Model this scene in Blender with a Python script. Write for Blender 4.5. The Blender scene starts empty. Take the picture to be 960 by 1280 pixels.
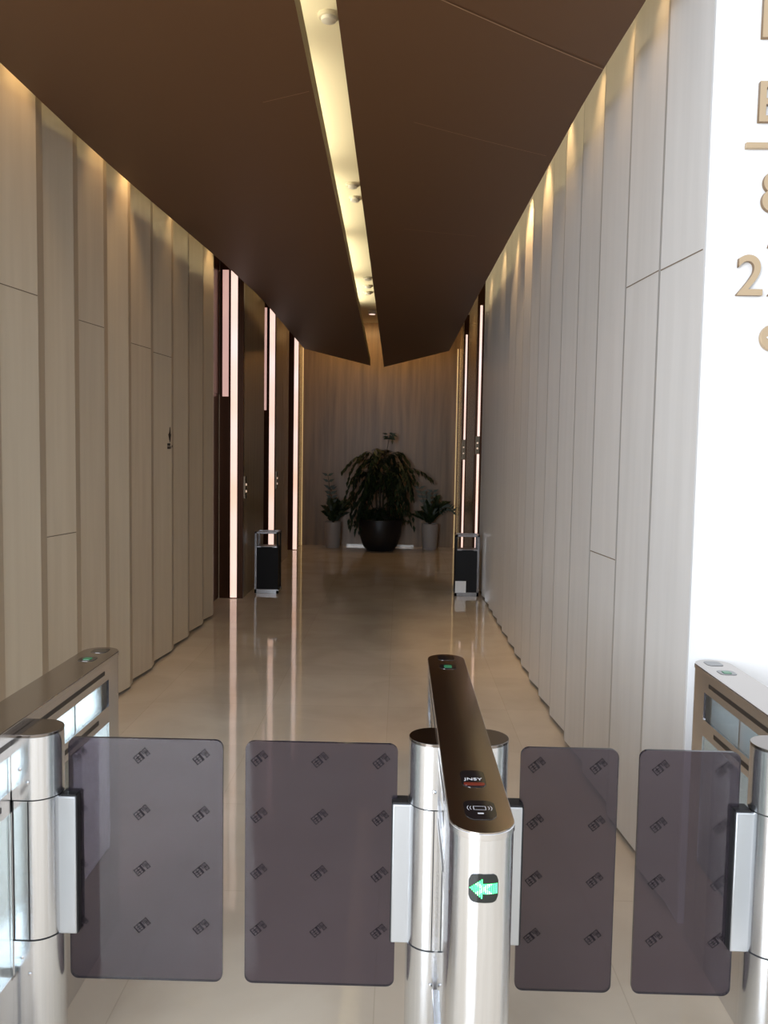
import bpy, bmesh, math, random
from mathutils import Vector, Matrix
random.seed(7)
PI = math.pi
C = bpy.context.scene.collection
SC = bpy.context.scene

# ------------------------------------------------------------------ materials
def newmat(name):
    m = bpy.data.materials.new(name); m.use_nodes = True
    nt = m.node_tree
    return m, nt, nt.nodes['Principled BSDF']

def pbr(name, col, rough=.5, metal=0., emis=None, es=0., coat=0., spec=None):
    m, nt, b = newmat(name)
    b.inputs['Base Color'].default_value = (*col, 1)
    b.inputs['Roughness'].default_value = rough
    b.inputs['Metallic'].default_value = metal
    if coat: b.inputs['Coat Weight'].default_value = coat; b.inputs['Coat Roughness'].default_value = .05
    if spec is not None: b.inputs['Specular IOR Level'].default_value = spec
    if emis:
        b.inputs['Emission Color'].default_value = (*emis, 1)
        b.inputs['Emission Strength'].default_value = es
    return m

def noise_col(nt, b, c1, c2, scale=(1, 1, 1), nscale=5., detail=4., lo=.35, hi=.65, rough=None):
    tc = nt.nodes.new('ShaderNodeTexCoord'); mp = nt.nodes.new('ShaderNodeMapping')
    mp.inputs['Scale'].default_value = scale
    nz = nt.nodes.new('ShaderNodeTexNoise'); nz.inputs['Scale'].default_value = nscale; nz.inputs['Detail'].default_value = detail
    cr = nt.nodes.new('ShaderNodeValToRGB')
    cr.color_ramp.elements[0].position = lo; cr.color_ramp.elements[1].position = hi
    cr.color_ramp.elements[0].color = (*c1, 1); cr.color_ramp.elements[1].color = (*c2, 1)
    L = nt.links.new
    L(tc.outputs['Object'], mp.inputs['Vector']); L(mp.outputs[0], nz.inputs['Vector'])
    L(nz.outputs['Fac'], cr.inputs['Fac']); L(cr.outputs['Color'], b.inputs['Base Color'])
    if rough:
        mr = nt.nodes.new('ShaderNodeMapRange')
        mr.inputs['To Min'].default_value = rough[0]; mr.inputs['To Max'].default_value = rough[1]
        L(nz.outputs['Fac'], mr.inputs['Value']); L(mr.outputs[0], b.inputs['Roughness'])
    return tc, mp, nz, cr

def stone(name, c1, c2, rough=.35, sc=(5, 5, .35), ns=3.):
    m, nt, b = newmat(name)
    noise_col(nt, b, c1, c2, sc, ns, 6., .3, .7)
    b.inputs['Roughness'].default_value = rough
    return m

def steel(name, col, r0=.18, r1=.34, scale=(60, 60, 1.2)):
    m, nt, b = newmat(name)
    b.inputs['Metallic'].default_value = 1.
    noise_col(nt, b, [c * .92 for c in col], col, scale, 4., 3., .3, .7, (r0, r1))
    return m

M = {}
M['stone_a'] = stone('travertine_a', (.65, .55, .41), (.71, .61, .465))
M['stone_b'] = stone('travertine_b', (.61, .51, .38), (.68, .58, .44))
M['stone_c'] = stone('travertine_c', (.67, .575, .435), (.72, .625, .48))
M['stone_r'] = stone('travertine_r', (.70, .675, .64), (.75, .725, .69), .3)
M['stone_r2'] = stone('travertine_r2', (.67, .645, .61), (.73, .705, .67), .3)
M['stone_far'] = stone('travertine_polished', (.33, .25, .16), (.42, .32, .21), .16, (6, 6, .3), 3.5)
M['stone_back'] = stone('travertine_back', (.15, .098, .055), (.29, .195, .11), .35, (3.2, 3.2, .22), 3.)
M['stone_shade'] = stone('travertine_edge_shade', (.52, .425, .305), (.58, .475, .345))  # chamfer shading painted in: darker copy of the left wall stone
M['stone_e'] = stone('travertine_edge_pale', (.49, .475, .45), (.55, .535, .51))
M['groove'] = pbr('stone_joint', (.20, .15, .10), .7)
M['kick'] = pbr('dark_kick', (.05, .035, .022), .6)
M['white'] = stone('white_stone', (.80, .80, .79), (.86, .86, .86), .45, (2, 2, 2), 2)
M['bronze'] = pbr('bronze', (.10, .045, .025), .3, .8)
M['bronze_d'] = pbr('bronze_door', (.14, .085, .06), .28, .85)
M['soffit'] = pbr('brown_soffit', (.115, .052, .020), .5)
M['soffit_edge_lit'] = pbr('soffit_edge_lit', (.30, .22, .10), .5)  # cove light on the slot edge painted as a paler brown
M['seam'] = pbr('soffit_seam', (.34, .20, .11), .5)
M['upper'] = pbr('upper_ceiling', (.80, .76, .64), .7)
M['steel'] = steel('brushed_steel', (.78, .80, .83), .17, .26, (50, 50, .5))
M['steel_h'] = steel('brushed_plate', (.72, .72, .72), .2, .24, (40, 1.5, 40))
M['steel_dark'] = steel('dark_edge_steel', (.30, .27, .25))
M['cap'] = pbr('polished_cap', (.47, .43, .40), .14, 1.)
M['cap_dark'] = pbr('post_cap', (.25, .22, .20), .16, 1.)
M['satin'] = pbr('satin_steel', (.72, .72, .73), .26, 1.)
M['bracket'] = pbr('satin_bracket', (.62, .64, .66), .38, .75)
M['gap'] = pbr('shadow_gap', (.012, .012, .013), .5)
M['slot'] = pbr('dark_slot', (.02, .017, .015), .35)
M['seam_metal'] = pbr('base_metal', (.30, .28, .26), .3, .9)
M['chrome'] = pbr('bin_chrome', (.40, .40, .42), .25, 1.)
M['binblack'] = pbr('bin_black', (.006, .006, .007), .55, spec=.25)
M['blackglass'] = pbr('black_glass', (.008, .008, .010), .08, coat=.5)
M['redglass'] = pbr('red_glass', (.16, .025, .014), .12)
M['silkscreen'] = pbr('silkscreen_grey', (.6, .6, .62), .4)
M['bolt'] = pbr('bolt_steel', (.75, .75, .77), .15, 1.)
M['brass'] = pbr('brass', (.50, .375, .235), .42, .5)
M['brass_side'] = pbr('brass_side', (.26, .17, .09), .4, .6)
M['led'] = pbr('green_led', (.05, .6, .2), .4, 0, (.12, 1., .35), 7.)
M['led_hot'] = pbr('green_led_hot', (.3, .9, .6), .4, 0, (.45, 1., .62), 9.)
M['led_glow'] = pbr('green_led_field', (.0, .12, .03), .4, 0, (.0, .55, .10), .9)
M['reader_green'] = pbr('reader_green', (.02, .12, .06), .2, 0, (.05, .5, .2), .15)
M['strip'] = pbr('light_strip', (1, .8, .7), .5, 0, (1., .71, .60), 1.05)
def strip_mat():
    m, nt, b = newmat('light_strip'); L = nt.links.new
    tc = nt.nodes.new('ShaderNodeTexCoord'); mp = nt.nodes.new('ShaderNodeMapping'); mp.inputs['Scale'].default_value = (.3, .3, .75)
    nz = nt.nodes.new('ShaderNodeTexNoise'); nz.inputs['Scale'].default_value = 1.6; nz.inputs['Detail'].default_value = 1.
    cr = nt.nodes.new('ShaderNodeValToRGB'); cr.color_ramp.elements[0].position = .35; cr.color_ramp.elements[1].position = .65
    cr.color_ramp.elements[0].color = (1, .60, .44, 1); cr.color_ramp.elements[1].color = (1, .76, .70, 1)
    L(tc.outputs['Object'], mp.inputs['Vector']); L(mp.outputs[0], nz.inputs['Vector']); L(nz.outputs['Fac'], cr.inputs['Fac'])
    L(cr.outputs['Color'], b.inputs['Emission Color']); b.inputs['Emission Strength'].default_value = 1.05
    return m
M['strip'] = strip_mat()
M['strip_pink'] = pbr('light_panel', (1, .7, .6), .5, 0, (1., .60, .54), .55)
M['strip_warm'] = pbr('warm_line', (1, .8, .5), .5, 0, (1., .70, .32), .35)
M['pot_dark'] = pbr('pot_dark', (.006, .007, .009), .45)
M['pot_white'] = pbr('pot_white', (.40, .38, .37), .35)
M['soil'] = pbr('soil', (.03, .02, .013), .9)
M['stem'] = pbr('stem', (.035, .03, .015), .7)
M['plastic_w'] = pbr('white_plastic', (.55, .52, .44), .5)
M['mark_dark'] = pbr('engraved_dark', (.03, .018, .01), .6)
M['plate'] = pbr('call_plate', (.35, .28, .20), .25, .9)
M['button'] = pbr('button', (.7, .6, .5), .3, 0, (1, .7, .5), .6)
M['screen_black'] = pbr('screen_black', (.012, .016, .015), .15)
def leaf_mat(name, c1, c2):
    m, nt, b = newmat(name); noise_col(nt, b, c1, c2, (1, 1, 1), 6.); b.inputs['Roughness'].default_value = .45
    return m
M['leaf'] = leaf_mat('leaf_dark', (.006, .015, .005), (.022, .044, .014))
M['leaf2'] = leaf_mat('leaf_mid', (.010, .024, .008), (.034, .06, .02))

def floor_mat():
    m, nt, b = newmat('polished_marble')
    L = nt.links.new
    tc = nt.nodes.new('ShaderNodeTexCoord')
    n1 = nt.nodes.new('ShaderNodeTexNoise'); n1.inputs['Scale'].default_value = 2.2; n1.inputs['Detail'].default_value = 8; n1.inputs['Distortion'].default_value = .6
    cr = nt.nodes.new('ShaderNodeValToRGB')
    cr.color_ramp.elements[0].position = .32; cr.color_ramp.elements[1].position = .68
    cr.color_ramp.elements[0].color = (.66, .565, .45, 1); cr.color_ramp.elements[1].color = (.76, .67, .545, 1)
    br = nt.nodes.new('ShaderNodeTexBrick')
    br.offset = 0; br.inputs['Scale'].default_value = 1.
    br.inputs['Brick Width'].default_value = .8; br.inputs['Row Height'].default_value = .8
    br.inputs['Mortar Size'].default_value = .0022; br.inputs['Mortar Smooth'].default_value = .1
    br.inputs['Color1'].default_value = (1, 1, 1, 1); br.inputs['Color2'].default_value = (.93, .93, .92, 1)
    br.inputs['Mortar'].default_value = (.86, .84, .81, 1)
    mp = nt.nodes.new('ShaderNodeMapping'); mp.inputs['Location'].default_value = (.05, .07, 0)
    mx = nt.nodes.new('ShaderNodeMix'); mx.data_type = 'RGBA'; mx.blend_type = 'MULTIPLY'; mx.inputs['Factor'].default_value = 1
    L(tc.outputs['Object'], n1.inputs['Vector']); L(n1.outputs['Fac'], cr.inputs['Fac'])
    L(tc.outputs['Object'], mp.inputs['Vector']); L(mp.outputs[0], br.inputs['Vector'])
    L(cr.outputs['Color'], mx.inputs['A']); L(br.outputs['Color'], mx.inputs['B']); L(mx.outputs['Result'], b.inputs['Base Color'])
    b.inputs['Roughness'].default_value = .06
    b.inputs['Specular IOR Level'].default_value = .5
    b.inputs['Coat Weight'].default_value = .15; b.inputs['Coat Roughness'].default_value = .03
    # slight waviness of the polish
    n2 = nt.nodes.new('ShaderNodeTexNoise'); n2.inputs['Scale'].default_value = 3.
    bp = nt.nodes.new('ShaderNodeBump'); bp.inputs['Strength'].default_value = .03; bp.inputs['Distance'].default_value = .02
    L(tc.outputs['Object'], n2.inputs['Vector']); L(n2.outputs['Fac'], bp.inputs['Height']); L(bp.outputs[0], b.inputs['Normal'])
    return m
M['floor'] = floor_mat()

def glass_mat(name, tcol, dcol, dfac, gl=1.):
    m = bpy.data.materials.new(name); m.use_nodes = True; nt = m.node_tree; nt.nodes.clear()
    L = nt.links.new
    o = nt.nodes.new('ShaderNodeOutputMaterial'); t = nt.nodes.new('ShaderNodeBsdfTransparent'); t.inputs[0].default_value = (*tcol, 1)
    d = nt.nodes.new('ShaderNodeBsdfDiffuse'); d.inputs[0].default_value = (*dcol, 1)
    g = nt.nodes.new('ShaderNodeBsdfGlossy'); g.inputs['Roughness'].default_value = .03; g.inputs[0].default_value = (gl, gl, gl, 1)
    f = nt.nodes.new('ShaderNodeFresnel'); f.inputs[0].default_value = 1.45
    m1 = nt.nodes.new('ShaderNodeMixShader'); m1.inputs[0].default_value = dfac
    m2 = nt.nodes.new('ShaderNodeMixShader')
    L(t.outputs[0], m1.inputs[1]); L(d.outputs[0], m1.inputs[2])
    ge = nt.nodes.new('ShaderNodeNewGeometry'); iv = nt.nodes.new('ShaderNodeMath'); iv.operation = 'SUBTRACT'; iv.inputs[0].default_value = 1
    mu = nt.nodes.new('ShaderNodeMath'); mu.operation = 'MULTIPLY'
    L(ge.outputs['Backfacing'], iv.inputs[1]); L(iv.outputs[0], mu.inputs[0]); L(f.outputs[0], mu.inputs[1]); L(mu.outputs[0], m2.inputs[0]); L(m1.outputs[0], m2.inputs[1]); L(g.outputs[0], m2.inputs[2]); L(m2.outputs[0], o.inputs[0])
    return m
# box panes have two faces, so each face carries the square root of the tint
M['tint'] = glass_mat('tinted_glass', (.42, .365, .40), (.125, .108, .132), .16, .85)
M['tint_mark'] = glass_mat('film_mark', (.26, .225, .25), (.04, .034, .04), .55, .4)
M['clear'] = glass_mat('clear_glass', (.80, .83, .83), (.5, .55, .55), .02)
M['tint_edge'] = pbr('glass_edge', (.02, .02, .03), .15)

# ------------------------------------------------------------------ mesh helpers
class MB:
    def __init__(s, *mats): s.bm = bmesh.new(); s.mats = list(mats) or ['steel']; s.mi = 0
    def use(s, m):
        if m not in s.mats: s.mats.append(m)
        s.mi = s.mats.index(m); return s
    def face(s, vs):
        try: f = s.bm.faces.new(vs)
        except ValueError: return None
        f.material_index = s.mi; return f
    def box(s, x0, x1, y0, y1, z0, z1, mtx=None):
        v = [s.bm.verts.new((mtx @ Vector(p)) if mtx else p) for p in
             ((x0, y0, z0), (x1, y0, z0), (x1, y1, z0), (x0, y1, z0), (x0, y0, z1), (x1, y0, z1), (x1, y1, z1), (x0, y1, z1))]
        for q in ((3, 2, 1, 0), (4, 5, 6, 7), (0, 1, 5, 4), (1, 2, 6, 5), (2, 3, 7, 6), (3, 0, 4, 7)): s.face([v[i] for i in q])
        return s
    def prism(s, pts, z0, z1, mtx=None, smooth=False):
        """vertical prism over a counter-clockwise outline"""
        f = (lambda p: mtx @ Vector(p)) if mtx else (lambda p: p)
        a = [s.bm.verts.new(f((p[0], p[1], z0))) for p in pts]; b = [s.bm.verts.new(f((p[0], p[1], z1))) for p in pts]
        n = len(pts)
        s.face(a[::-1]); s.face(b)
        for i in range(n):
            q = s.face([a[i], a[(i + 1) % n], b[(i + 1) % n], b[i]])
            if q and smooth: q.smooth = True
        return s
    def cyl(s, c, r, h, n=24, axis='z', r2=None, smooth=True):
        r2 = r if r2 is None else r2
        ring = []
        for k, (rr, t) in enumerate(((r, 0), (r2, h))):
            row = []
            for i in range(n):
                a = 2 * PI * i / n; u, v = rr * math.cos(a), rr * math.sin(a)
                p = {'z': (c[0] + u, c[1] + v, c[2] + t), 'y': (c[0] + u, c[1] + t, c[2] - v), 'x': (c[0] + t, c[1] + u, c[2] + v)}[axis]
                row.append(s.bm.verts.new(p))
            ring.append(row)
        s.face(ring[0][::-1]); s.face(ring[1])
        for i in range(n):
            q = s.face([ring[0][i], ring[0][(i + 1) % n], ring[1][(i + 1) % n], ring[1][i]])
            if q and smooth: q.smooth = True
        return s
    def lathe(s, prof, c, n=32):
        rows = [[s.bm.verts.new((c[0] + r * math.cos(2 * PI * i / n), c[1] + r * math.sin(2 * PI * i / n), c[2] + z)) for i in range(n)] for r, z in prof]
        for a, b in zip(rows, rows[1:]):
            for i in range(n):
                q = s.face([a[i], a[(i + 1) % n], b[(i + 1) % n], b[i]])
                if q: q.smooth = True
        s.face(rows[0][::-1]); s.face(rows[-1])
        return s
    def tube(s, pts, r, n=7, taper=1.):
        rows = []
        P = [Vector(p) for p in pts]
        for k, p in enumerate(P):
            d = (P[min(k + 1, len(P) - 1)] - P[max(k - 1, 0)]).normalized()
            a = d.cross(Vector((.3, .9, .2))).normalized(); b = d.cross(a)
            rr = r * (1 + (taper - 1) * k / max(1, len(P) - 1))
            rows.append([s.bm.verts.new(p + rr * (math.cos(2 * PI * i / n) * a + math.sin(2 * PI * i / n) * b)) for i in range(n)])
        for a, b in zip(rows, rows[1:]):
            for i in range(n):
                q = s.face([a[i], a[(i + 1) % n], b[(i + 1) % n], b[i]])
                if q: q.smooth = True
        s.face(rows[0][::-1]); s.face(rows[-1])
        return s
    def sheet(s, pts, z0, z1):
        """open vertical sheet along a polyline; returns nothing"""
        a = [s.bm.verts.new((p[0], p[1], z0)) for p in pts]; b = [s.bm.verts.new((p[0], p[1], z1)) for p in pts]
        for i in range(len(pts) - 1): s.face([a[i], a[i + 1], b[i + 1], b[i]])
        return s
    def build(s, name, parent=None, bevel=0., seg=2):
        bmesh.ops.recalc_face_normals(s.bm, faces=s.bm.faces[:])
        me = bpy.data.meshes.new(name); s.bm.to_mesh(me); s.bm.free()
        for m in s.mats: me.materials.append(M[m])
        me.set_sharp_from_angle(angle=math.radians(32))
        o = bpy.data.objects.new(name, me); C.objects.link(o)
        if parent: o.parent = parent
        if bevel:
            b = o.modifiers.new('bevel', 'BEVEL'); b.width = bevel; b.segments = seg; b.limit_method = 'ANGLE'; b.angle_limit = math.radians(40)
        return o

def tag(o, label, cat, group=None, kind=None):
    o['label'] = label; o['category'] = cat
    if group: o['group'] = group
    if kind: o['kind'] = kind
    return o
def struct(o): o['kind'] = 'structure'; return o
def empty(name, loc, rz=0):
    o = bpy.data.objects.new(name, None); o.empty_display_size = .1; C.objects.link(o); o.location = loc; o.rotation_euler = (0, 0, rz); return o
def copy_tree(o, parent=None):
    c = o.copy(); C.objects.link(c)
    if parent: c.parent = parent
    for ch in o.children: copy_tree(ch, c)
    return c
def text_mesh(name, body, size, depth, mat, parent=None, mtx=None, align='LEFT', bevel=0., side=None, offset=0.):
    cu = bpy.data.curves.new(name, 'FONT'); cu.body = body; cu.size = size; cu.extrude = depth; cu.align_x = align
    cu.offset = offset; cu.resolution_u = 8
    if bevel: cu.bevel_depth = bevel; cu.bevel_resolution = 2
    t = bpy.data.objects.new('tmp_text', cu); C.objects.link(t)
    dg = bpy.context.evaluated_depsgraph_get()
    me = bpy.data.meshes.new_from_object(t.evaluated_get(dg)); me.name = name
    bpy.data.objects.remove(t); bpy.data.curves.remove(cu)
    if mtx: me.transform(mtx)
    me.materials.clear(); me.materials.append(M[mat])
    if side:
        me.materials.append(M[side])
    o = bpy.data.objects.new(name, me); C.objects.link(o)
    if parent: o.parent = parent
    return o

# ------------------------------------------------------------------ camera (eye 1.72 m, looking slightly down)
CR = Matrix(((0.99967706, 0.01917874, 0.01667216), (-0.01799419, 0.07096135, 0.99731675), (0.0179442, -0.99729467, 0.07128354)))
cd = bpy.data.cameras.new('camera'); cam = bpy.data.objects.new('camera', cd); C.objects.link(cam)
cam.matrix_world = Matrix.Translation((0, 0, 1.72)) @ CR.transposed().to_4x4()
cd.sensor_fit = 'VERTICAL'; cd.sensor_height = 24; cd.lens = 24 * 1040 / 1280; cd.clip_start = .05
SC.camera = cam

# ------------------------------------------------------------------ room shell
WL, WR, YF, YB, ZC = -1.95, 1.055, 3.0, 15.2, 4.05
fl = MB('floor'); fl.box(-6, 6, -5, YB + .1, -.1, 0); struct(fl.build('floor'))

def serrated(bounds, xr, xp, mats, name, z1, y_start, seed, thick, grooves):
    """cladding panels: each flares in to its far end, is chamfered and steps back"""
    random.seed(seed); mb = MB(*mats, 'kick', 'groove', 'stone_shade', 'stone_e'); sgn = 1 if xp > xr else -1
    y0 = y_start
    tops = []
    for k, y1 in enumerate(bounds):
        w = y1 - y0; yc = y1 - (min(.12, w * .24) if sgn > 0 else .045)
        pts = [(xr, y0), (xp, yc), (xp - sgn * (.016 if sgn > 0 else .004), y1 - .006), (xr, y1)]
        m = mats[random.randrange(len(mats))]
        mb.use(m); mb.sheet(pts[:2], .022, z1); mb.use('stone_shade' if sgn > 0 else 'stone_e'); mb.sheet(pts[1:], .022, z1)
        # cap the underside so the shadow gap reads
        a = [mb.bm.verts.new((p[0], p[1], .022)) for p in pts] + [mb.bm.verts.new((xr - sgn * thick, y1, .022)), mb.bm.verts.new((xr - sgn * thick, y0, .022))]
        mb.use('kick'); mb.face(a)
        if k in grooves:
            mb.use('groove')
            for z in grooves[k]:
                ex = sgn * .0012
                p, q = Vector((xr + ex, y0 + .01, 0)), Vector((xp + ex, yc - .004, 0))
                vs = [mb.bm.verts.new((p.x, p.y, z)), mb.bm.verts.new((q.x, q.y, z)), mb.bm.verts.new((q.x, q.y, z + .005)), mb.bm.verts.new((p.x, p.y, z + .005))]
                mb.face(vs)
        y0 = y1
    mb.use(mats[0])
    xo = xr - sgn * thick
    mb.box(min(xo, xr - sgn * .03), max(xo, xr - sgn * .03), y_start, bounds[-1], 0, z1)
    return mb.build(name)

LB = [3.47, 3.98, 4.48, 4.96, 5.45, 5.92, 6.45, 7.02, 7.55, 8.1, 8.54]
RB = [3.4, 3.9, 4.43, 4.93, 5.42, 5.86, 6.3, 6.72, 7.12, 7.55, 8.0, 8.4, 8.8, 9.2, 9.6, 10.0, 10.45]
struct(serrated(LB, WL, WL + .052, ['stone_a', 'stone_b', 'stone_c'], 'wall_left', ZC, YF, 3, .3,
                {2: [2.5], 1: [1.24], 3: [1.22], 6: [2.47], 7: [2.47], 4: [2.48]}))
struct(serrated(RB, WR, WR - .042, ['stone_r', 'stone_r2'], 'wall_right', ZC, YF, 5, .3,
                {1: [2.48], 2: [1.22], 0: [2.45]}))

# front wall either side of the passage mouth, unseen header added above it against light leaks
fw = MB('white'); fw.box(WR, 6, YF - .02, YF + .12, 0, 6); fw.box(-6, WL - .02, YF - .02, YF + .12, 0, 6); fw.box(WL - .02, WR, YF - .02, YF + .1, 3.55, 6)
struct(fw.build('wall_front', bevel=.004))
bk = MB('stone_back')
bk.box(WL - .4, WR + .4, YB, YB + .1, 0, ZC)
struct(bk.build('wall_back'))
cl = MB('upper'); cl.box(WL - .4, WR + .4, YF + .1, YB + .1, ZC, ZC + .1); struct(cl.build('ceiling'))
b = MB('seam_metal'); b.box(-.95, .28, YB - .012, YB, .0, .035); struct(b.build('baseboard_back'))

# lift lobby: piers and recesses on both sides
def side_wall(name, sgn, x, xr, piers, recess_faces):
    mb = MB('stone_far')
    for y0, y1 in piers: mb.box(min(x, x + sgn * .35), max(x, x + sgn * .35), y0, y1, .0, ZC)
    return struct(mb.build(name, bevel=.004))
side_wall('wall_left.001', -1, -1.80, 0, [(9.60, 11.0), (12.05, 13.4), (14.45, YB)], None)
side_wall('wall_right.001', 1, 1.04, 0, [(11.35, 13.1), (14.25, YB)], None)

def portal(n, sgn, y0, y1, x_in, x_rec, x_strip, w_strip, half_panel):
    """lift opening: bronze reveal, double door leaves set back, a light strip on the far jamb"""
    fr = MB('bronze')
    xa, xb = sorted((x_in - sgn * .0, x_rec))
    fr.box(xa, xb, y1, y1 + .05, 0, ZC)                       # far jamb facing the lobby mouth
    xa, xb = sorted((x_rec, x_rec + sgn * .04))
    fr.box(xa, xb, y0, y1, 2.35, ZC)                           # panel above the door
    struct(fr.build('trim_%d' % n, bevel=.002))
    d = MB('bronze_d'); ym = (y0 + y1) / 2
    xa, xb = sorted((x_rec + sgn * .005, x_rec + sgn * .04))
    d.box(xa, xb, y0, ym - .002, .005, 2.35); d.box(xa, xb, ym + .002, y1, .005, 2.35)
    struct(d.build('door_%d' % n, bevel=.003))
names = ['nearest', 'middle', 'farthest']
for n, (y0, y1) in enumerate(((8.54, 9.55), (11.0, 12.0), (13.4, 14.4))):
    portal(n + 1, -1, y0, y1, -1.80, -2.075, 0, 0, 0)
for n, (y0, y1) in enumerate(((10.45, 11.3), (13.1, 14.2))):
    portal(n + 4, 1, y0, y1, 1.005 if n == 0 else 1.045, 1.25, 0, 0, 0)
def strip(x0, x1, y, z0, z1, mat, label, name='light_strip', group=None):
    r = empty(name, ((x0 + x1) / 2, y, z0))
    h = z1 - z0; w = (x1 - x0) / 2 * .88
    a = MB('bronze'); a.box(-w - .005, -w, -.014, 0, 0, h); a.box(w, w + .005, -.014, 0, 0, h); a.build('housing', r)
    a = MB(mat); a.box(-w, w, -.012, 0, 0, h); a.build('diffuser', r)
    tag(r, label, 'light', group); return r
for k, (xa, xb, y) in enumerate(((-1.950, -1.862, 9.55), (-1.893, -1.805, 12.0), (-1.845, -1.765, 14.4))):
    strip(xa, xb, y, .01 if k != 1 else .01, 3.75, 'strip',
          ['tall glowing pink white light strip beside the nearest lift opening on the left',
           'tall glowing light strip rising behind the left litter bin',
           'tall glowing light strip on the left side closest to the back wall'][k])
strip(-2.045, -1.965, 9.55, 2.33, 3.75, 'strip_pink', 'dim pink light panel in upper half of the nearest left lift opening', 'lift_indicator')
strip(-1.975, -1.925, 12.0, 2.30, 3.75, 'strip_pink', 'narrow dim pink light panel in upper half of the middle left lift opening', 'lift_indicator')
strip(1.035, 1.072, 11.3, .01, 3.7, 'strip', 'thin glowing light strip on the right wall directly behind the right litter bin')
strip(1.070, 1.105, 14.2, .01, 3.72, 'strip', 'thinner glowing light strip farthest down the right wall')
for x0, x1, lab in ((-1.792, -1.775, 'faint gold light line at the left corner of the back wall'), (1.005, 1.022, 'faint gold light line at the right corner of the back wall')):
    r = MB('strip_warm'); r.box(x0, x1, YB - .03, YB - .005, .0, 3.6); tag(r.build('light_line'), lab, 'light')

# call plates
def plate(x, y, z, w, h, sgn, label, facing='x'):
    r = empty('call_panel', (x, y, z))
    a = MB('plate')
    if facing == 'x': a.box(-.008, .008, -w / 2, w / 2, 0, h)
    else: a.box(-w / 2, w / 2, -.03, 0, 0, h)
    a.build('plate', r, .003)
    for k in (0.32, .62):
        b = MB('button')
        if facing == 'x': b.cyl((sgn * .008 if sgn > 0 else -.016, 0, h * k), .014, .008, 12, 'x')
        else: b.cyl((0, -.036, h * k), .012, .008, 12, 'y')
        b.build('button', r)
    tag(r, label, 'call panel', None)
plate(-1.795, 9.66, 1.16, .09, .26, 1, 'small lift call plate on the pier after the nearest left opening')
plate(-1.795, 12.12, 1.16, .09, .26, 1, 'small lift call plate on the pier after the middle left opening')
plate(1.04, 11.286, 1.72, .06, .24, 1, 'metal plate across the light strip behind the right litter bin', 'y')
plate(1.075, 14.186, 1.62, .07, .34, 1, 'metal plate across the farthest right light strip', 'y')

# ------------------------------------------------------------------ folded brown soffit, two halves with a light slot between
OL = [(2.9, -1.815), (3.80, -1.808), (4.84, -1.792), (5.55, -1.76), (7.58, -1.647), (9.54, -1.575), (13.36, -1.557)]
OR = [(2.9, .90), (3.25, .888), (4.0, .858), (4.95, .846), (7.02, .828), (8.9, .81), (13.36, .756)]
def interp(t, y):
    for (a, b), (c, d) in zip(t, t[1:]):
        if y <= c: return b + (d - b) * (y - a) / (c - a)
    return t[-1][1]
def inner(side, y):
    t = (y - 3.2) / (13.4 - 3.2)
    return (-.421 + t * (-.497 + .421), 3.385 + t * (3.10 - 3.385)) if side < 0 else (-.267 + t * (-.28 + .267), 3.386 + t * (3.08 - 3.386))
ZO = 3.42
def zo(y): return ZO - .07 * max(0, (y - 9) / 4.4)
def soffit(side, name):
    mb = MB('soffit', 'soffit_edge_lit'); O = OL if side < 0 else OR; rows = []
    N = 24
    for i in range(N + 1):
        y = 2.9 + (13.40 - 2.9) * i / N
        ix, iz = inner(side, y); ox = interp(O, y)
        rows.append([mb.bm.verts.new(p) for p in ((ox, y, zo(y)), (ix, y, iz), (ix, y, iz + .10), (ox, y, zo(y) + .10))])
    for a, b in zip(rows, rows[1:]):
        for j in range(4):
            mb.use('soffit_edge_lit' if (j == 1 and side < 0) else 'soffit')
            mb.face([a[j], a[(j + 1) % 4], b[(j + 1) % 4], b[j]])
    mb.use('soffit'); mb.face(rows[0]); mb.face(rows[-1][::-1])
    o = mb.build(name); struct(o)
    return o
sl = soffit(-1, 'ceiling_left'); sr = soffit(1, 'ceiling_right')
def sof_z(side, x, y):
    ix, iz = inner(side, y); ox = interp(OL if side < 0 else OR, y)
    t = (x - ix) / (ox - ix); return iz + t * (zo(y) - iz)
for side, par, (xa, ya), (xb, yb) in ((1, sr, (.02, 3.12), (.862, 3.80)), (1, sr, (.04, 4.28), (.80, 4.86)), (-1, sl, (-.445, 3.92), (-.68, 4.06)), (1, sr, (.0, 6.1), (.55, 6.5))):
    mb = MB('seam'); pr_ = []
    for i in range(9):
        t = i / 8; x, y = xa + (xb - xa) * t, ya + (yb - ya) * t
        z = sof_z(side, x, y) - .006; w = .0035 if ya < 4.2 and side > 0 else .0018
        pr_.append((mb.bm.verts.new((x, y - w, z)), mb.bm.verts.new((x, y + w, z))))
    for a, b in zip(pr_, pr_[1:]): mb.face([a[0], b[0], b[1], a[1]])
    mb.build('seam', par)

# ceiling fittings seen in the slot
def detector(x, y, label, r=.055, kind='smoke_detector', cat='smoke detector'):
    t = empty(kind, (x, y, ZC))
    a = MB('plastic_w'); a.lathe([(r, 0), (r, -.012), (r * .9, -.018)], (0, 0, 0), 24); a.build('base', t)
    a = MB('silkscreen'); a.lathe([(r * .72, -.016), (r * .66, -.034), (r * .3, -.042)], (0, 0, 0), 24); a.build('sensor_head', t)
    tag(t, label, cat)
s_ = (ZC - 1.72) / (3.95 - 1.72)
detector(-.404 * s_, 4.42 * s_, 'round white ceiling fitting at the near end of the glowing ceiling slot', .06)
detector(-.434 * s_, 7.11 * s_, 'round ceiling fitting midway along the glowing slot, nearer of a close pair', .06)
detector(-.434 * s_, 7.48 * s_, 'round ceiling fitting midway along the glowing slot, farther of a close pair', .06)
detector(-.45 * s_, 10.83 * s_, 'small ceiling fitting deep in the glowing slot, nearest of three in a row', .07)
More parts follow.
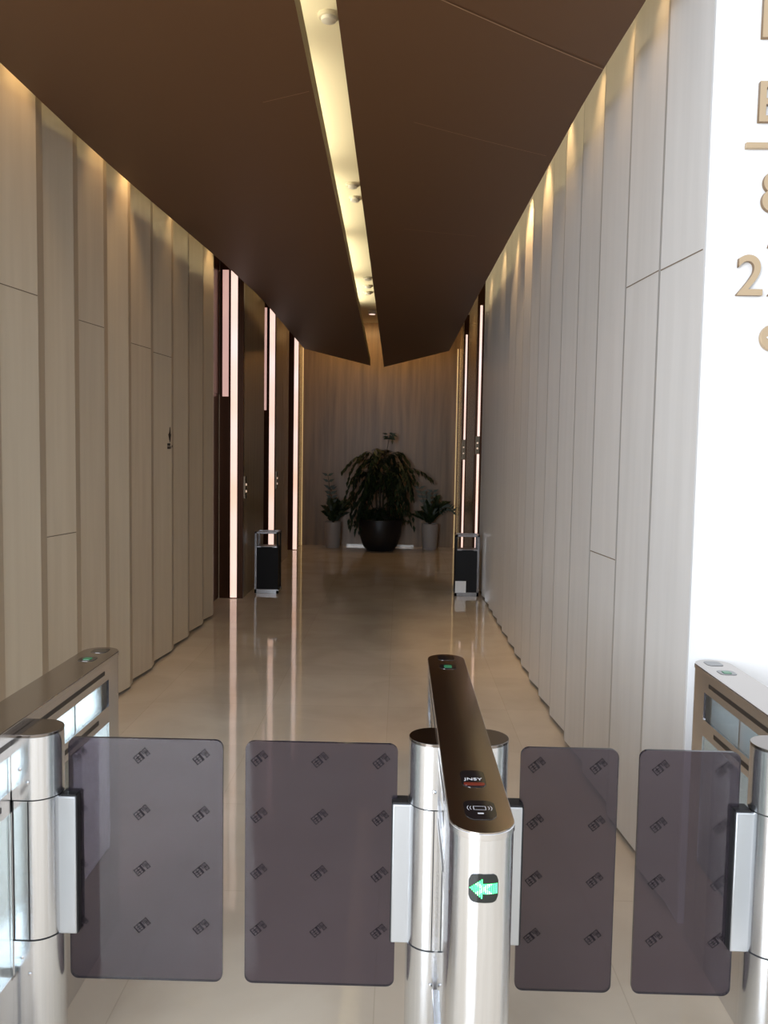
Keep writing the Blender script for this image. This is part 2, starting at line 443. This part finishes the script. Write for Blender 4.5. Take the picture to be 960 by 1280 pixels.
detector(-.47 * s_, 11.34 * s_, 'small ceiling fitting deep in the glowing slot, middle of three in a row', .07)
detector(-.487 * s_, 11.79 * s_, 'small ceiling fitting deep in the glowing slot, farthest of three in a row', .07)
t = empty('ceiling_spotlight', (-.50, 13.9, ZC))
a = MB('white'); a.lathe([(.07, 0), (.07, -.05), (.06, -.06)], (0, 0, 0), 20); a.build('housing', t)
a = MB('strip'); a.cyl((0, 0, -.066), .05, .006, 20); a.build('lens', t)
tag(t, 'bright round spotlight at the far end of the glowing ceiling slot', 'spotlight')

# ------------------------------------------------------------------ turnstiles
CY = 2.14; Y0, Y1 = 1.54, 2.95; HW = .063; RAD = .063
def half_round(x0, x1, yflat, yend, n=14):
    """outline with a half ellipse at yend and straight at yflat, CCW"""
    cx, r = (x0 + x1) / 2, (x1 - x0) / 2; s = 1 if yend > yflat else -1
    yc = yend - s * r
    arc = [(cx + r * math.cos(a), yc + s * r * math.sin(a)) for a in [PI * i / n for i in range(n + 1)]]
    pts = [(x1, yflat)] + arc + [(x0, yflat)]
    return pts if s > 0 else pts[::-1]
def stadium(x0, x1, y0, y1, n=14, ends='y'):
    if ends == 'y':
        r = (x1 - x0) / 2; cx = (x0 + x1) / 2
        return [(cx + r * math.cos(PI * i / n), y1 - r + r * math.sin(PI * i / n)) for i in range(n + 1)] + \
               [(cx - r * math.cos(PI * i / n), y0 + r - r * math.sin(PI * i / n)) for i in range(n + 1)]
    r = (y1 - y0) / 2; cy = (y0 + y1) / 2
    return [(x1 - r + r * math.sin(PI * i / n), cy - r * math.cos(PI * i / n)) for i in range(n + 1)] + \
           [(x0 + r - r * math.sin(PI * i / n), cy + r * math.cos(PI * i / n)) for i in range(n + 1)]
def rrect(w, h, r, n=5):
    out = []
    for cx, cy, a0 in ((w / 2 - r, h / 2 - r, 0), (-w / 2 + r, h / 2 - r, PI / 2), (-w / 2 + r, -h / 2 + r, PI), (w / 2 - r, -h / 2 + r, 1.5 * PI)):
        out += [(cx + r * math.cos(a0 + PI / 2 * i / n), cy + r * math.sin(a0 + PI / 2 * i / n)) for i in range(n + 1)]
    return out
def bulged(w, h, r, bulge, n=8):
    """rounded rectangle with a bowed long side, as the reader windows have"""
    p = rrect(w, h, r, 4)
    return [(x, y - bulge * (1 - (2 * x / w) ** 2) if y < 0 else y + bulge * .25 * (1 - (2 * x / w) ** 2)) for x, y in p]

def glyph(mb, ox, oy, s, which, mtx):
    """two dense square printed signs, built stroke by stroke"""
    s *= 1.12
    st = {0: [(0, 0, .14, 1), (.86, 0, 1, 1), (0, .88, 1, 1), (.2, .55, .8, .68), (.2, .28, .8, .40), (.44, .0, .56, .88), (.0, 0, 1, .10)],
          1: [(0, 0, .14, 1), (.0, .86, .36, 1), (.26, .45, .40, 1), (.48, 0, .60, 1), (.88, 0, 1, 1), (.48, .88, 1, 1), (.48, .45, 1, .56), (.48, 0, 1, .11), (.66, .2, .80, .80)]}[which]
    for x0, y0, x1, y1 in st:
        vs = [mb.bm.verts.new(mtx @ Vector((ox + s * a, oy + s * b_, 0))) for a, b_ in ((x0, y0), (x1, y0), (x1, y1), (x0, y1))]
        mb.face(vs)

def wing(parent, sgn, xd, xg0, xg1, marks):
    """sgn: direction the wing reaches; xd drum edge; glass from xg0 to xg1 (local x)"""
    br = MB('bracket')
    xa, xb = sorted((xd - sgn * .012, xd + sgn * .040))
    br.box(xa, xb, CY - .020, CY + .032, .424, .800); o = br.build('gate_wing', parent, .003)
    e = MB('gap'); xe = xd + sgn * .0402
    a, b_ = sorted((xe, xe + sgn * .003)); e.box(a, b_, CY - .018, CY + .03, .426, .802)
    xa2, xb2 = sorted((xd - sgn * .0, xd + sgn * .040)); e.box(xa2, xb2, CY - .016, CY + .030, .8005, .805); e.build('bracket_edge', o)
    a, b_ = sorted((xg0, xg1)); z0, z1 = .284, .952
    g = MB('tint', 'tint_mark', 'tint_edge')
    cx, cz = (a + b_) / 2, (z0 + z1) / 2
    out = rrect(b_ - a, z1 - z0, .022)
    T = Matrix.Translation((cx, CY + .016, cz)) @ Matrix.Rotation(PI / 2, 4, 'X')
    g.prism(out, 0, .010, T)                  # z local 0..0.010 -> y CY+.016 .. CY+.006
    g.bm.faces.ensure_lookup_table()
    for f in g.bm.faces:
        if len(f.verts) == 4: f.material_index = 2
    g.use('tint_mark')
    for (mx, mz) in marks:
        R_ = T @ Matrix.Translation((mx - cx, mz - cz, .0106)) @ Matrix.Rotation(math.radians(41), 4, 'Z')
        glyph(g, -.021, -.010, .0195, 0, R_); glyph(g, .001, -.010, .0195, 1, R_)
    gl = g.build('glass_panel', o)
    return o

def turnstile(cx, label, wings, drum, dy=0.):
    t = empty('turnstile', (cx, 0, 0)); tag(t, label, 'turnstile', None)
    zt = .985
    a = MB('steel'); a.prism(half_round(-HW, HW, 1.74, Y0), 0, zt, None, True); a.build('end_post', t)
    a = MB('steel'); a.prism(half_round(-HW, HW, 2.80, Y1), 0, zt, None, True); a.build('end_post', t)
    a = MB('satin'); a.box(-HW, HW, 1.74, 2.80, 0, .33); a.build('lower_cabinet', t, .002)
    a = MB('satin'); a.box(-HW - .006, HW + .006, 1.78, 2.05, .0, .345)
    a.build('service_panel', t, .002)
    a = MB('satin'); a.box(-HW, HW, 1.74, 2.80, .925, zt); a.build('top_rail', t)
    a = MB('satin'); a.box(-HW, HW, 1.74, 2.80, .775, .832); a.build('middle_rail', t)
    a = MB('satin'); a.box(-HW, HW, 2.07, 2.21, .33, .925); a.build('centre_post', t)
    a = MB('slot')
    for s in (-1, 1):
        a.box(s * HW - .001, s * HW + .001, 1.80, 2.76, .950, .964); a.box(s * HW - .001, s * HW + .001, 2.26, 2.70, .797, .812)
        a.box(s * HW - .001, s * HW + .001, 1.78, 2.02, .797, .812)
    a.build('groove', t)
    for (y0, y1) in ((1.74, 2.07), (2.21, 2.80)):
        for s in (-1, 1):
            a = MB('clear'); x0, x1 = sorted((s * (HW - .004), s * (HW - .008)))
            a.box(x0, x1, y0, y1, .832, .925); a.build('upper_glass', t)
            a = MB('clear'); a.box(x0, x1, y0, y1, .33, .775); a.build('lower_glass', t)
    # bright mullions inside the upper window
    for y in (2.755, 2.52):
        a = MB('steel'); a.box(-HW + .01, HW - .01, y, y + .012, .832, .925); a.build('mullion', t)
    a = MB('steel_dark'); a.box(-HW - .001, HW + .001, 1.742, 2.798, .328, .334); a.build('seam_line', t)
    # swing posts
    for k, (x0, x1) in enumerate(drum):
        r = .066
        def ol(rr, sh=0): return stadium(x0 + sh, x1 - sh, CY - rr, CY + rr, 16, 'x')
        a = MB('steel'); a.prism(ol(r), 0, .428, None, True); o1 = a.build('swing_post_base', t)
        a = MB('steel'); a.prism(ol(r - .0015, .0015), .432, .804, None, True); a.build('swing_post_rotor', t)
        a = MB('steel'); a.prism(ol(r), .808, .972, None, True); a.build('swing_post_head', t)
        a = MB('gap'); a.prism(ol(r - .004, .004), .42, .82); a.build('post_gap', t)
        a = MB('cap_dark'); a.prism(ol(r + .0005, -.0005), .972, .980); a.build('swing_post_cap', t, .001)
        # vertical joint beside the rotor and dome bolts on the flat front
        a = MB('gap')
        for sgn in (-1, 1):
            xj = (x0 + r) if sgn < 0 else (x1 - r)
            if abs(xj) < HW - .001 and len(drum) == 1: continue
            a.box(xj - .0012, xj + .0012, CY - r - .0006, CY - r + .004, .432, .804)
        a.build('post_seam', t)
        for sgn in (-1, 1):
            xe = x0 if sgn < 0 else x1
            if abs(xe) < HW + .02: continue
            for bx, bz in ((xe - sgn * .086, .89), (xe - sgn * .066, .855), (xe - sgn * .086, .385), (xe - sgn * .066, .34)):
                b_ = MB('bolt'); b_.lathe([(.0055, 0), (.0045, .002), (.002, .0032)], (0, 0, 0), 12)
                o = b_.build('bolt', t)
                o.data.transform(Matrix.Translation((bx, CY - r - .0005, bz)) @ Matrix.Rotation(PI / 2, 4, 'X'))
    a = MB('satin'); a.prism(stadium(-HW - .002, HW + .002, Y0 - .002, Y1 + .002), .985, .998, None, True)
    a.build('cap_rim', t, .001)
    a = MB('cap'); a.prism(stadium(-HW, HW, Y0, Y1), .998, 1.0005); a.build('cap', t)
    # reader windows on the cap
    def flat(name, yc, pts, mat, z, parent=t):
        q = MB(mat); q.prism([(x, yc + y) for x, y in pts], z, z + .0012); return q.build(name, parent)
    lw = flat('logo_window', 1.806, bulged(.054, .088, .016, .006), 'blackglass', 1.0003)
    flat('red_band', 1.773, bulged(.046, .012, .004, .003), 'redglass', 1.0016, lw)
    text_mesh('lettering', 'JNSY', .0190, .0003, 'silkscreen', lw, Matrix.Translation((0, 1.794, 1.0018)), 'CENTER')
    rd = flat('card_reader', 1.646, bulged(.064, .078, .016, .012), 'blackglass', 1.0003)
    ic = MB('silkscreen')
    zc = 1.0016
    for s in (-1, 1):
        for rr in (.019, .0245):
            pts = [(s * rr * math.cos(an), 1.65 + rr * math.sin(an) * .9) for an in [(-.5 + i / 6) for i in range(7)]]
            for p, q in zip(pts, pts[1:]):
                dx, dyy = s * .0012, 0
                vs = [ic.bm.verts.new((p[0], p[1], zc)), ic.bm.verts.new((q[0], q[1], zc)), ic.bm.verts.new((q[0] + dx, q[1], zc)), ic.bm.verts.new((p[0] + dx, p[1], zc))]
                ic.face(vs)
    for (xa, xb, ya, yb) in ((-.013, .013, 1.6575, 1.659), (-.013, .013, 1.641, 1.6425), (-.013, -.0115, 1.641, 1.659), (.0115, .013, 1.641, 1.659), (-.006, .006, 1.622, 1.628)):
        ic.face([ic.bm.verts.new(p) for p in ((xa, ya, zc), (xb, ya, zc), (xb, yb, zc), (xa, yb, zc))])
    ic.build('reader_icon', rd)
    flat('logo_window', 2.895, bulged(.056, .060, .014, .004), 'blackglass', 1.0003)
    fr = flat('card_reader', 2.775, bulged(.056, .056, .014, .004), 'blackglass', 1.0003)
    flat('status_window', 2.775, rrect(.026, .030, .004), 'reader_green', 1.0016, fr)
    # arrow display wrapped on the near rounded end
    def on_end(u, v, off=0.):
        an = u / RAD; rr = RAD + off
        return (rr * math.sin(an), Y0 + RAD - rr * math.cos(an), v)
    q = MB('screen_black'); W_, H_ = .058, .056; zc0 = .891; n = 16
    outl = rrect(W_, H_, .013, 6)
    rows = []
    # fan of vertical slices so the plate follows the curve
    for i in range(n + 1):
        u = -W_ / 2 + W_ * i / n
        d = max(0, abs(u) - (W_ / 2 - .013)); hh = H_ / 2 - .013 + math.sqrt(max(0, .013 ** 2 - d ** 2))
        rows.append([q.bm.verts.new(on_end(u, zc0 + s * hh, .0012)) for s in (-1, 1)] + [q.bm.verts.new(on_end(u, zc0 + s * hh, -.002)) for s in (-1, 1)])
    for a_, b_ in zip(rows, rows[1:]):
        q.face([a_[0], b_[0], b_[1], a_[1]]); q.face([a_[1], b_[1], b_[3], a_[3]]); q.face([a_[0], b_[0], b_[2], a_[2]])
    q.face([rows[0][0], rows[0][1], rows[0][3], rows[0][2]]); q.face([rows[-1][0], rows[-1][1], rows[-1][3], rows[-1][2]])
    scr = q.build('arrow_display', t)
    # dot-matrix arrow pointing left: two-tone LEDs
    q = MB('led', 'led_hot', 'led_glow')
    G = .0036
    cells = []
    for i in range(-7, 8):
        for j in range(-6, 7):
            if i <= 0 and abs(j) <= i + 7 and i >= -7 and i <= -1: cells.append((i, j))
            elif i > -1 and abs(j) <= 3: cells.append((i, j))
    for (i, j) in cells:
        u, v = i * G, zc0 + j * G * .82
        hot = abs(abs(j) - abs(i - 0)) <= 1 and abs(i) <= 4
        q.use('led_hot' if hot else 'led')
        e = G * .30
        q.face([q.bm.verts.new(on_end(u + dx, v + dz, .0022)) for dx, dz in ((-e, 0), (0, -e), (e, 0), (0, e))])
    q.use('led_glow')
    for (i, j) in cells:
        u, v = i * G, zc0 + j * G * .82; e = G * .5
        q.face([q.bm.verts.new(on_end(u + dx, v + dz, .0016)) for dx, dz in ((-e, -e), (e, -e), (e, e), (-e, e))])
    q.build('green_arrow', scr)
    for w in wings: wing(t, *w)
    return t
# marks given in the local x of each turnstile
Zr = [.905, .750, .595, .437]
cxL, cxC, cxR = -1.052, .175, 1.112
turnstile(cxL, 'left steel turnstile with one tinted glass wing, its near end cut by the frame',
          [(1, .172, -.868 - cxL, -.455 - cxL, [(x - cxL, z) for x in (-.84, -.672, -.513) for z in Zr])], [(0, .172)])
turnstile(cxC, 'central steel turnstile between the two lanes with lit green arrow and two glass wings',
          [(-1, -.137, .009 - cxC, -.395 - cxC, [(x - cxC, z) for x in (-.358, -.197, -.035) for z in Zr]),
           (1, .123, .333 - cxC, .590 - cxC, [(x - cxC, z) for x in (.375, .537) for z in Zr])], [(-.137, .123)])
turnstile(cxR, 'right steel turnstile against the white wall with one tinted glass wing',
          [(-1, -.180, .908 - cxR, .645 - cxR, [(x - cxR, z) for x in (.700, .865) for z in Zr])], [(-.180, 0)])

# ------------------------------------------------------------------ litter bins
def bin_(x, y, label, chrome_side, plate_=False):
    t = empty('litter_bin', (x, y, 0)); W, D, H = .29, .27, .745
    a = MB('binblack'); a.box(-W / 2 + .012, W / 2 - .012, -D / 2 + .012, D / 2 - .012, .045, .565); a.build('bin_body', t, .004)
    a = MB('slot'); a.box(-W / 2 + .03, W / 2 - .03, -D / 2 + .03, D / 2 - .03, .5655, .567); a.build('opening', t)
    s = chrome_side; e = .027
    a = MB('chrome')
    xs = s * (W / 2 - e / 2)
    for yy in (-D / 2 + e / 2, D / 2 - e / 2):
        a.box(xs - e / 2, xs + e / 2, yy - e / 2, yy + e / 2, 0, H)
        a.box(-W / 2, W / 2, yy - e / 2, yy + e / 2, H - e * .8, H)
        a.box(-W / 2, W / 2, yy - e / 2, yy + e / 2, .0, .05)
    for xx in (-W / 2 + e / 2, W / 2 - e / 2):
        a.box(xx - e / 2, xx + e / 2, -D / 2, D / 2, H - e * .8, H); a.box(xx - e / 2, xx + e / 2, -D / 2, D / 2, 0, .04)
    a.build('frame', t, .002)
    a = MB('binblack')
    for yy in (-D / 2 + e / 2, D / 2 - e / 2): a.box(-xs - e / 3, -xs + e / 3, yy - e / 3, yy + e / 3, .0, H - .01)
    a.build('rear_post', t)
    a = MB('chrome')
    for xx in (-W / 2 + .05, W / 2 - .045): a.box(xx - .028, xx + .028, -D / 2 + .004, -D / 2 + .02, .556, .574)
    a.box(-W/2 + .01, W/2 - .01, -D/2 + .006, -D/2 + .012, .563, .569)
    a.build('rim_clip', t)
    if plate_:
        a = MB('white'); a.box(-W / 2 + .005, -W / 2 + .135, -D / 2 - .001, -D / 2 + .01, .045, .185); a.build('base_plate', t)
    tag(t, label, 'litter bin'); return t
bin_(-1.585, 10.06, 'black litter bin with chrome frame standing by the left wall', -1)
bin_(.835, 10.12, 'black litter bin with chrome frame standing by the right wall', 1, True)

# ------------------------------------------------------------------ plants
def leaflet(mb, p, d, up, L, W):
    d = d.normalized(); s = d.cross(up)
    if s.length < 1e-3: s = Vector((1, 0, 0))
    s.normalize(); n = s.cross(d)
    pts = [p, p + d * L * .35 + s * W * .5 + n * L * .03, p + d * L, p + d * L * .35 - s * W * .5 + n * L * .03]
    mb.face([mb.bm.verts.new(q) for q in pts])
def frond(mb, st, base, az, rise, reach, droop, n, L, W):
    """arching stalk with paired leaflets"""
    d = Vector((math.cos(az), math.sin(az) * .55, 0)); pts = []
    for i in range(n + 1):
        t = i / n
        pts.append(base + d * reach * (t ** .85) + Vector((0, 0, rise * math.sin(min(1, t * 1.25) * PI / 2) - droop * t ** 2.2)))
    st.tube(pts, .006, 5, .3)
    for i in range(2, n + 1):
        ax = (pts[i] - pts[i - 1]).normalized(); side = ax.cross(Vector((0, 0, 1)))
        if side.length < .01: side = Vector((1, 0, 0))
        side.normalize()
        for s in (-1, 1):
            dd = side * s * random.uniform(.5, 1.) + ax * random.uniform(.3, .9) + Vector((0, 0, -random.uniform(.3, 1.1)))
            leaflet(mb, pts[i] + Vector((random.gauss(0, .008), random.gauss(0, .008), random.gauss(0, .008))), dd, Vector((0, 0, 1)), L * random.uniform(.7, 1.2), W)
def big_plant():
    random.seed(21)
    t = empty('potted_tree', (-.325, 14.62, 0))
    a = MB('pot_dark'); a.lathe([(.235, 0), (.30, .08), (.365, .27), (.385, .46), (.385, .545), (.36, .555), (.35, .52), (.35, .50)], (0, 0, 0), 40); a.build('planter', t)
    a = MB('soil'); a.cyl((0, 0, .47), .35, .04, 32); a.build('soil', t)
    st = MB('stem'); lf = MB('leaf', 'leaf2')
    for bx, tx, h in ((-.05, -.12, 1.55), (.04, .05, 1.72), (.10, .18, 1.45), (0, -.02, 1.3)):
        pts = [Vector((bx + (tx - bx) * i / 6, .02 * math.sin(i), .48 + (h - .48) * i / 6)) for i in range(7)]
        st.tube(pts, .022, 7, .45)
        for k in range(15):
            h0 = random.uniform(.62, 1.0); b = pts[0].lerp(pts[-1], h0)
            lf.use('leaf' if random.random() < .7 else 'leaf2')
            az = random.uniform(0, 2 * PI)
            frond(lf, st, b, az, random.uniform(.10, .36), random.uniform(.30, .60), random.uniform(.35, .85), 13, .15, .048)
    # far-reaching side sprays and a thin top sprig
    for az, h, re, ri, dr in ((PI, 1.45, .66, .34, .40), (PI * .95, 1.30, .50, .42, .5), (0.05, 1.35, .62, .38, .50), (0, 1.30, .90, .26, .30), (PI * 1.05, 1.2, .55, .2, .85), (-.1, 1.15, .6, .2, .9),
                              (PI * 1.1, 1.05, .55, .15, .75), (PI * .9, 1.5, .42, .32, .2), (.2, 1.55, .5, .30, .3)):
        lf.use('leaf'); frond(lf, st, Vector((0, 0, h)), az, ri, re, dr, 15, .15, .046)
    pts = [Vector((.07, 0, 1.6)), Vector((.11, 0, 1.85)), Vector((.14, 0, 2.04))]
    st.tube(pts, .006, 5, .5)
    for i in range(16):
        leaflet(lf, pts[2] + Vector((random.uniform(-.05, .05), 0, random.uniform(-.10, .02))), Vector((random.uniform(-1, 1), random.uniform(-.4, .4), random.uniform(-.8, .3))), Vector((0, 1, 0)), .12, .034)
    # leafy skirt around the planter rim
    for k in range(46):
        az = random.uniform(0, 2 * PI); lf.use('leaf')
        frond(lf, st, Vector((random.uniform(-.2, .2), random.uniform(-.15, .15), .50)), az, random.uniform(.12, .34), random.uniform(.16, .38), random.uniform(.05, .30), 7, .11, .042)
    st.build('branches', t); lf.build('foliage', t)
    tag(t, 'large drooping green tree in a dark bowl planter against the back wall', 'potted plant')
big_plant()
def small_plant(x, seed, label, hmax, lean, tall):
    random.seed(seed)
    t = empty('potted_plant', (x, 14.88, 0))
    a = MB('pot_white'); a.lathe([(.118, 0), (.13, .03), (.152, .40), (.152, .46), (.140, .465), (.136, .44)], (0, 0, 0), 36); a.build('pot', t)
    a = MB('soil'); a.cyl((0, 0, .42), .137, .02, 28); a.build('soil', t)
    st = MB('stem'); lf = MB('leaf2', 'leaf')
    for k in range(26):
        az = random.uniform(0, 2 * PI); h = random.uniform(.18, hmax); out = random.uniform(.06, .32)
        pts = [Vector((math.cos(az) * out * (i / 8) ** 1.4, math.sin(az) * out * .5 * (i / 8) ** 1.4, .43 + h * i / 8 * (1 - .12 * (i / 8) ** 2))) for i in range(9)]
        st.tube(pts, .009, 5, .4)
        for i in range(2, 9):
            ax = (pts[i] - pts[i - 1]).normalized()
            for s in (-1, 1):
                sd = Vector((-math.sin(az), math.cos(az), 0)) * s + Vector((random.uniform(-.5, .5), 0, 0))
                lf.use('leaf' if random.random() < .5 else 'leaf2')
                leaflet(lf, pts[i], sd + ax * .9, Vector((0, -1, .3)), random.uniform(.09, .13), .05)
    for (dx, h) in tall:
        pts = [Vector((dx * (i / 8) ** 1.2, -.02, .43 + h * i / 8)) for i in range(9)]
        st.tube(pts, .007, 5, .5)
        for i in range(5, 9):
            for s in (-1, 1): leaflet(lf, pts[i], Vector((s, 0, .5)), Vector((0, -1, 0)), .12, .05)
    if lean:
        pts = [Vector((.40 * (i / 10), -.03, .46 + .30 * math.sin(i / 10 * PI * .72))) for i in range(11)]
        st.tube(pts, .007, 5, .5)
        for i in range(4, 11):
            for s in (-1, 1): leaflet(lf, pts[i], Vector((.6, 0, s * .6)), Vector((0, -1, 0)), .11, .045)
    st.build('stems', t); lf.build('foliage', t)
    tag(t, label, 'potted plant')
small_plant(-1.18, 4, 'small leafy plant in a white pot left of the big tree', .48, False, [(-.10, .86), (-.04, .62)])
small_plant(.56, 9, 'small leafy plant in a white pot right of the big tree', .56, True, [(-.20, .66), (.04, .60), (-.08, .56)])

# ------------------------------------------------------------------ wall letters (raised brass) on the white front wall
yw = YF - .02
def letter(body, xl, zb, size, name, label, dark=False):
    T = Matrix.Translation((xl, yw - .012, zb)) @ Matrix.Rotation(PI / 2, 4, 'X')
    o = text_mesh(name, body, size, .009, 'brass', None, Matrix.Identity(4), 'LEFT', 0., None, size * .008)
    me = o.data
    x0 = min(v.co.x for v in me.vertices); y0 = min(v.co.y for v in me.vertices); y1 = max(v.co.y for v in me.vertices)
    me.transform(T @ Matrix.Translation((-x0, -y0, 0)))
    me.materials.append(M['brass_side'])
    for p in me.polygons:
        if abs(p.normal.y) < .5: p.material_index = 1
    tag(o, label, 'wall sign')
    return o
k = 1 / .73
letter('E', 1.207, 3.150, .138 * k, 'sign_letter', 'raised brass letter at the top right, cut by both frame edges')
letter('E', 1.208, 2.872, .140 * k, 'sign_letter', 'raised brass letter E above the horizontal brass bar')
b = MB('brass', 'brass_side'); b.box(1.170, 1.46, yw - .020, yw - .003, 2.784, 2.803); tag(b.build('sign_bar', bevel=.001), 'thin horizontal brass bar on the white wall between letter and numeral', 'wall sign')
letter('8', 1.232, 2.568, .145 * k, 'sign_numeral', 'raised brass numeral 8 on the white wall')
letter('/', 1.262, 2.450, .09 * k, 'sign_mark', 'small raised brass slash just above the double numeral')
letter('2', 1.160, 2.286, .143 * k, 'sign_numeral', 'raised brass numeral 2, the first and fully visible one')
letter('2', 1.270, 2.286, .143 * k, 'sign_numeral', 'raised brass numeral 2, the second, cut by the right frame edge')
t = empty('sign_arrow_badge', (1.296, yw, 2.142))
a = MB('brass', 'brass_side'); a.cyl((0, -.020, 0), .047, .017, 40, 'y'); a.build('disc', t, .001)
a = MB('white'); Tm = Matrix.Translation((0, -.0215, 0)) @ Matrix.Rotation(PI / 2, 4, 'X')
for pts in ([(-.028, 0), (.006, -.026), (.014, -.018), (-.010, 0)], [(-.028, 0), (-.010, 0), (.014, .018), (.006, .026)], [(-.016, -.005), (.028, -.005), (.028, .005), (-.016, .005)]):
    a.prism(pts, 0, .001, Tm)
a.build('arrow', t); tag(t, 'round brass badge with a left arrow under the numerals', 'wall sign')

# small dark sign on the left stone wall
t = empty('wall_sign', (-1.909, 6.86, 1.72))
a = MB('mark_dark'); Ts = Matrix.Rotation(PI / 2, 4, 'Z') @ Matrix.Rotation(PI / 2, 4, 'X')
a.prism([(-.012, .075), (0, .055), (.012, .075), (.03, .118), (.012, .135), (0, .18), (-.012, .135), (-.03, .118)], 0, .010, Ts); a.build('pictogram', t)
a = MB('mark_dark')
for (x, z) in ((-.05, 0), (-.05, .026), (-.018, 0), (-.018, .026), (.02, .004), (.045, .012)):
    a.prism([(x, z), (x + .026, z), (x + .026, z + .02), (x, z + .02)], 0, .010, Ts)
a.build('lettering', t); tag(t, 'small dark pictogram and lettering fixed to the left stone wall', 'wall sign')

# ------------------------------------------------------------------ lights
def area(name, loc, target, w, h, power, col, long_y=False):
    l = bpy.data.lights.new(name, 'AREA'); l.shape = 'RECTANGLE'; l.size = w; l.size_y = h; l.energy = power; l.color = col
    o = bpy.data.objects.new(name, l); C.objects.link(o); o.location = loc; l.spread = math.radians(125 if long_y else 180)
    z = (Vector(loc) - Vector(target)).normalized(); y = Vector((0, 1, 0)) if long_y else Vector((0, 0, 1))
    x = y.cross(z).normalized(); y = z.cross(x)
    o.rotation_euler = Matrix((x, y, z)).transposed().to_euler(); return o
def spot(name, loc, target, power, col, ang, blend=.8, r=.03):
    l = bpy.data.lights.new(name, 'SPOT'); l.energy = power; l.color = col; l.spot_size = math.radians(ang); l.spot_blend = blend; l.shadow_soft_size = r
    o = bpy.data.objects.new(name, l); C.objects.link(o); o.location = loc
    o.rotation_euler = (Vector(target) - Vector(loc)).to_track_quat('-Z', 'Y').to_euler(); return o
WARM = (1, .62, .27)
area('entrance_daylight', (-3.2, -4.2, 2.6), (.9, 4.5, 1.4), 3.5, 3.2, 560, (.84, .91, 1))
for y, p in ((4.15, 5), (5.25, 4), (5.78, 9), (6.9, 2.5), (8.3, 3), (10.3, 8), (12.7, 8)):
    spot('cove_spot', (-1.80, y, 3.9), (-1.93, y + .1, 2.2), p * 4.5, WARM, 55)
for y, p in ((3.45, 5), (3.95, 5), (4.55, 5), (5.3, 5), (6.1, 9), (6.9, 22), (7.6, 16), (8.6, 4), (9.8, 3), (12.2, 6)):
    spot('cove_spot', (.945, y, 3.9), (1.03, y + .1, 2.2), p * 3.2, WARM, 55)
for i in range(5):
    y = 3.8 + i * 2.1
    area('slot_cove', (-.95, y, 3.80), (-.62, y, ZC), .14, 1.8, 10.5, (1, .86, .54), True)
area('back_wash', (-.4, 14.6, 3.95), (-.4, 15.2, 2.2), 2.2, .2, 16, WARM)

w = bpy.data.worlds.new('world'); SC.world = w; w.use_nodes = True
nt = w.node_tree; bg = nt.nodes['Background']
tc = nt.nodes.new('ShaderNodeTexCoord'); sp = nt.nodes.new('ShaderNodeSeparateXYZ'); cr = nt.nodes.new('ShaderNodeValToRGB')
e = cr.color_ramp.elements; e[0].position = .0; e[0].color = (.32, .28, .24, 1); e[1].position = 1.; e[1].color = (.95, .98, 1.05, 1)
n_ = e.new(.5); n_.color = (.72, .80, .92, 1); n_ = e.new(.60); n_.color = (.98, 1.02, 1.08, 1); n_ = e.new(.75); n_.color = (.8, .84, .9, 1)
mr = nt.nodes.new('ShaderNodeMapRange'); mr.inputs['From Min'].default_value = -1; mr.inputs['From Max'].default_value = 1
nt.links.new(tc.outputs['Generated'], sp.inputs[0]); nt.links.new(sp.outputs['Z'], mr.inputs['Value']); nt.links.new(mr.outputs[0], cr.inputs['Fac'])
# random bright and dark bands added to streak steel reflections like an unseen hall
at = nt.nodes.new('ShaderNodeMath'); at.operation = 'ARCTAN2'; ng = nt.nodes.new('ShaderNodeMath'); ng.operation = 'MULTIPLY'; ng.inputs[1].default_value = -1
nt.links.new(sp.outputs['Y'], ng.inputs[0]); nt.links.new(sp.outputs['X'], at.inputs[0]); nt.links.new(ng.outputs[0], at.inputs[1])
nz = nt.nodes.new('ShaderNodeTexNoise'); nz.noise_dimensions = '1D'; nz.inputs['Scale'].default_value = 2.6; nz.inputs['Detail'].default_value = 2.
nt.links.new(at.outputs[0], nz.inputs['W'])
c2 = nt.nodes.new('ShaderNodeValToRGB'); c2.color_ramp.elements[0].position = .42; c2.color_ramp.elements[0].color = (.38, .37, .37, 1)
c2.color_ramp.elements[1].position = .56; c2.color_ramp.elements[1].color = (1.12, 1.12, 1.12, 1)
nt.links.new(nz.outputs['Fac'], c2.inputs['Fac'])
mx = nt.nodes.new('ShaderNodeMix'); mx.data_type = 'RGBA'; mx.blend_type = 'MULTIPLY'; mx.inputs['Factor'].default_value = 1
nt.links.new(cr.outputs['Color'], mx.inputs['A']); nt.links.new(c2.outputs['Color'], mx.inputs['B'])
nt.links.new(mx.outputs['Result'], bg.inputs['Color']); bg.inputs['Strength'].default_value = 1.5

SC.view_settings.view_transform = 'Standard'; SC.view_settings.look = 'None'; SC.view_settings.exposure = 0.; SC.view_settings.gamma = 1.
SC.cycles.max_bounces = 10; SC.cycles.diffuse_bounces = 5; SC.cycles.glossy_bounces = 5; SC.cycles.transparent_max_bounces = 24
SC.cycles.use_denoising = True
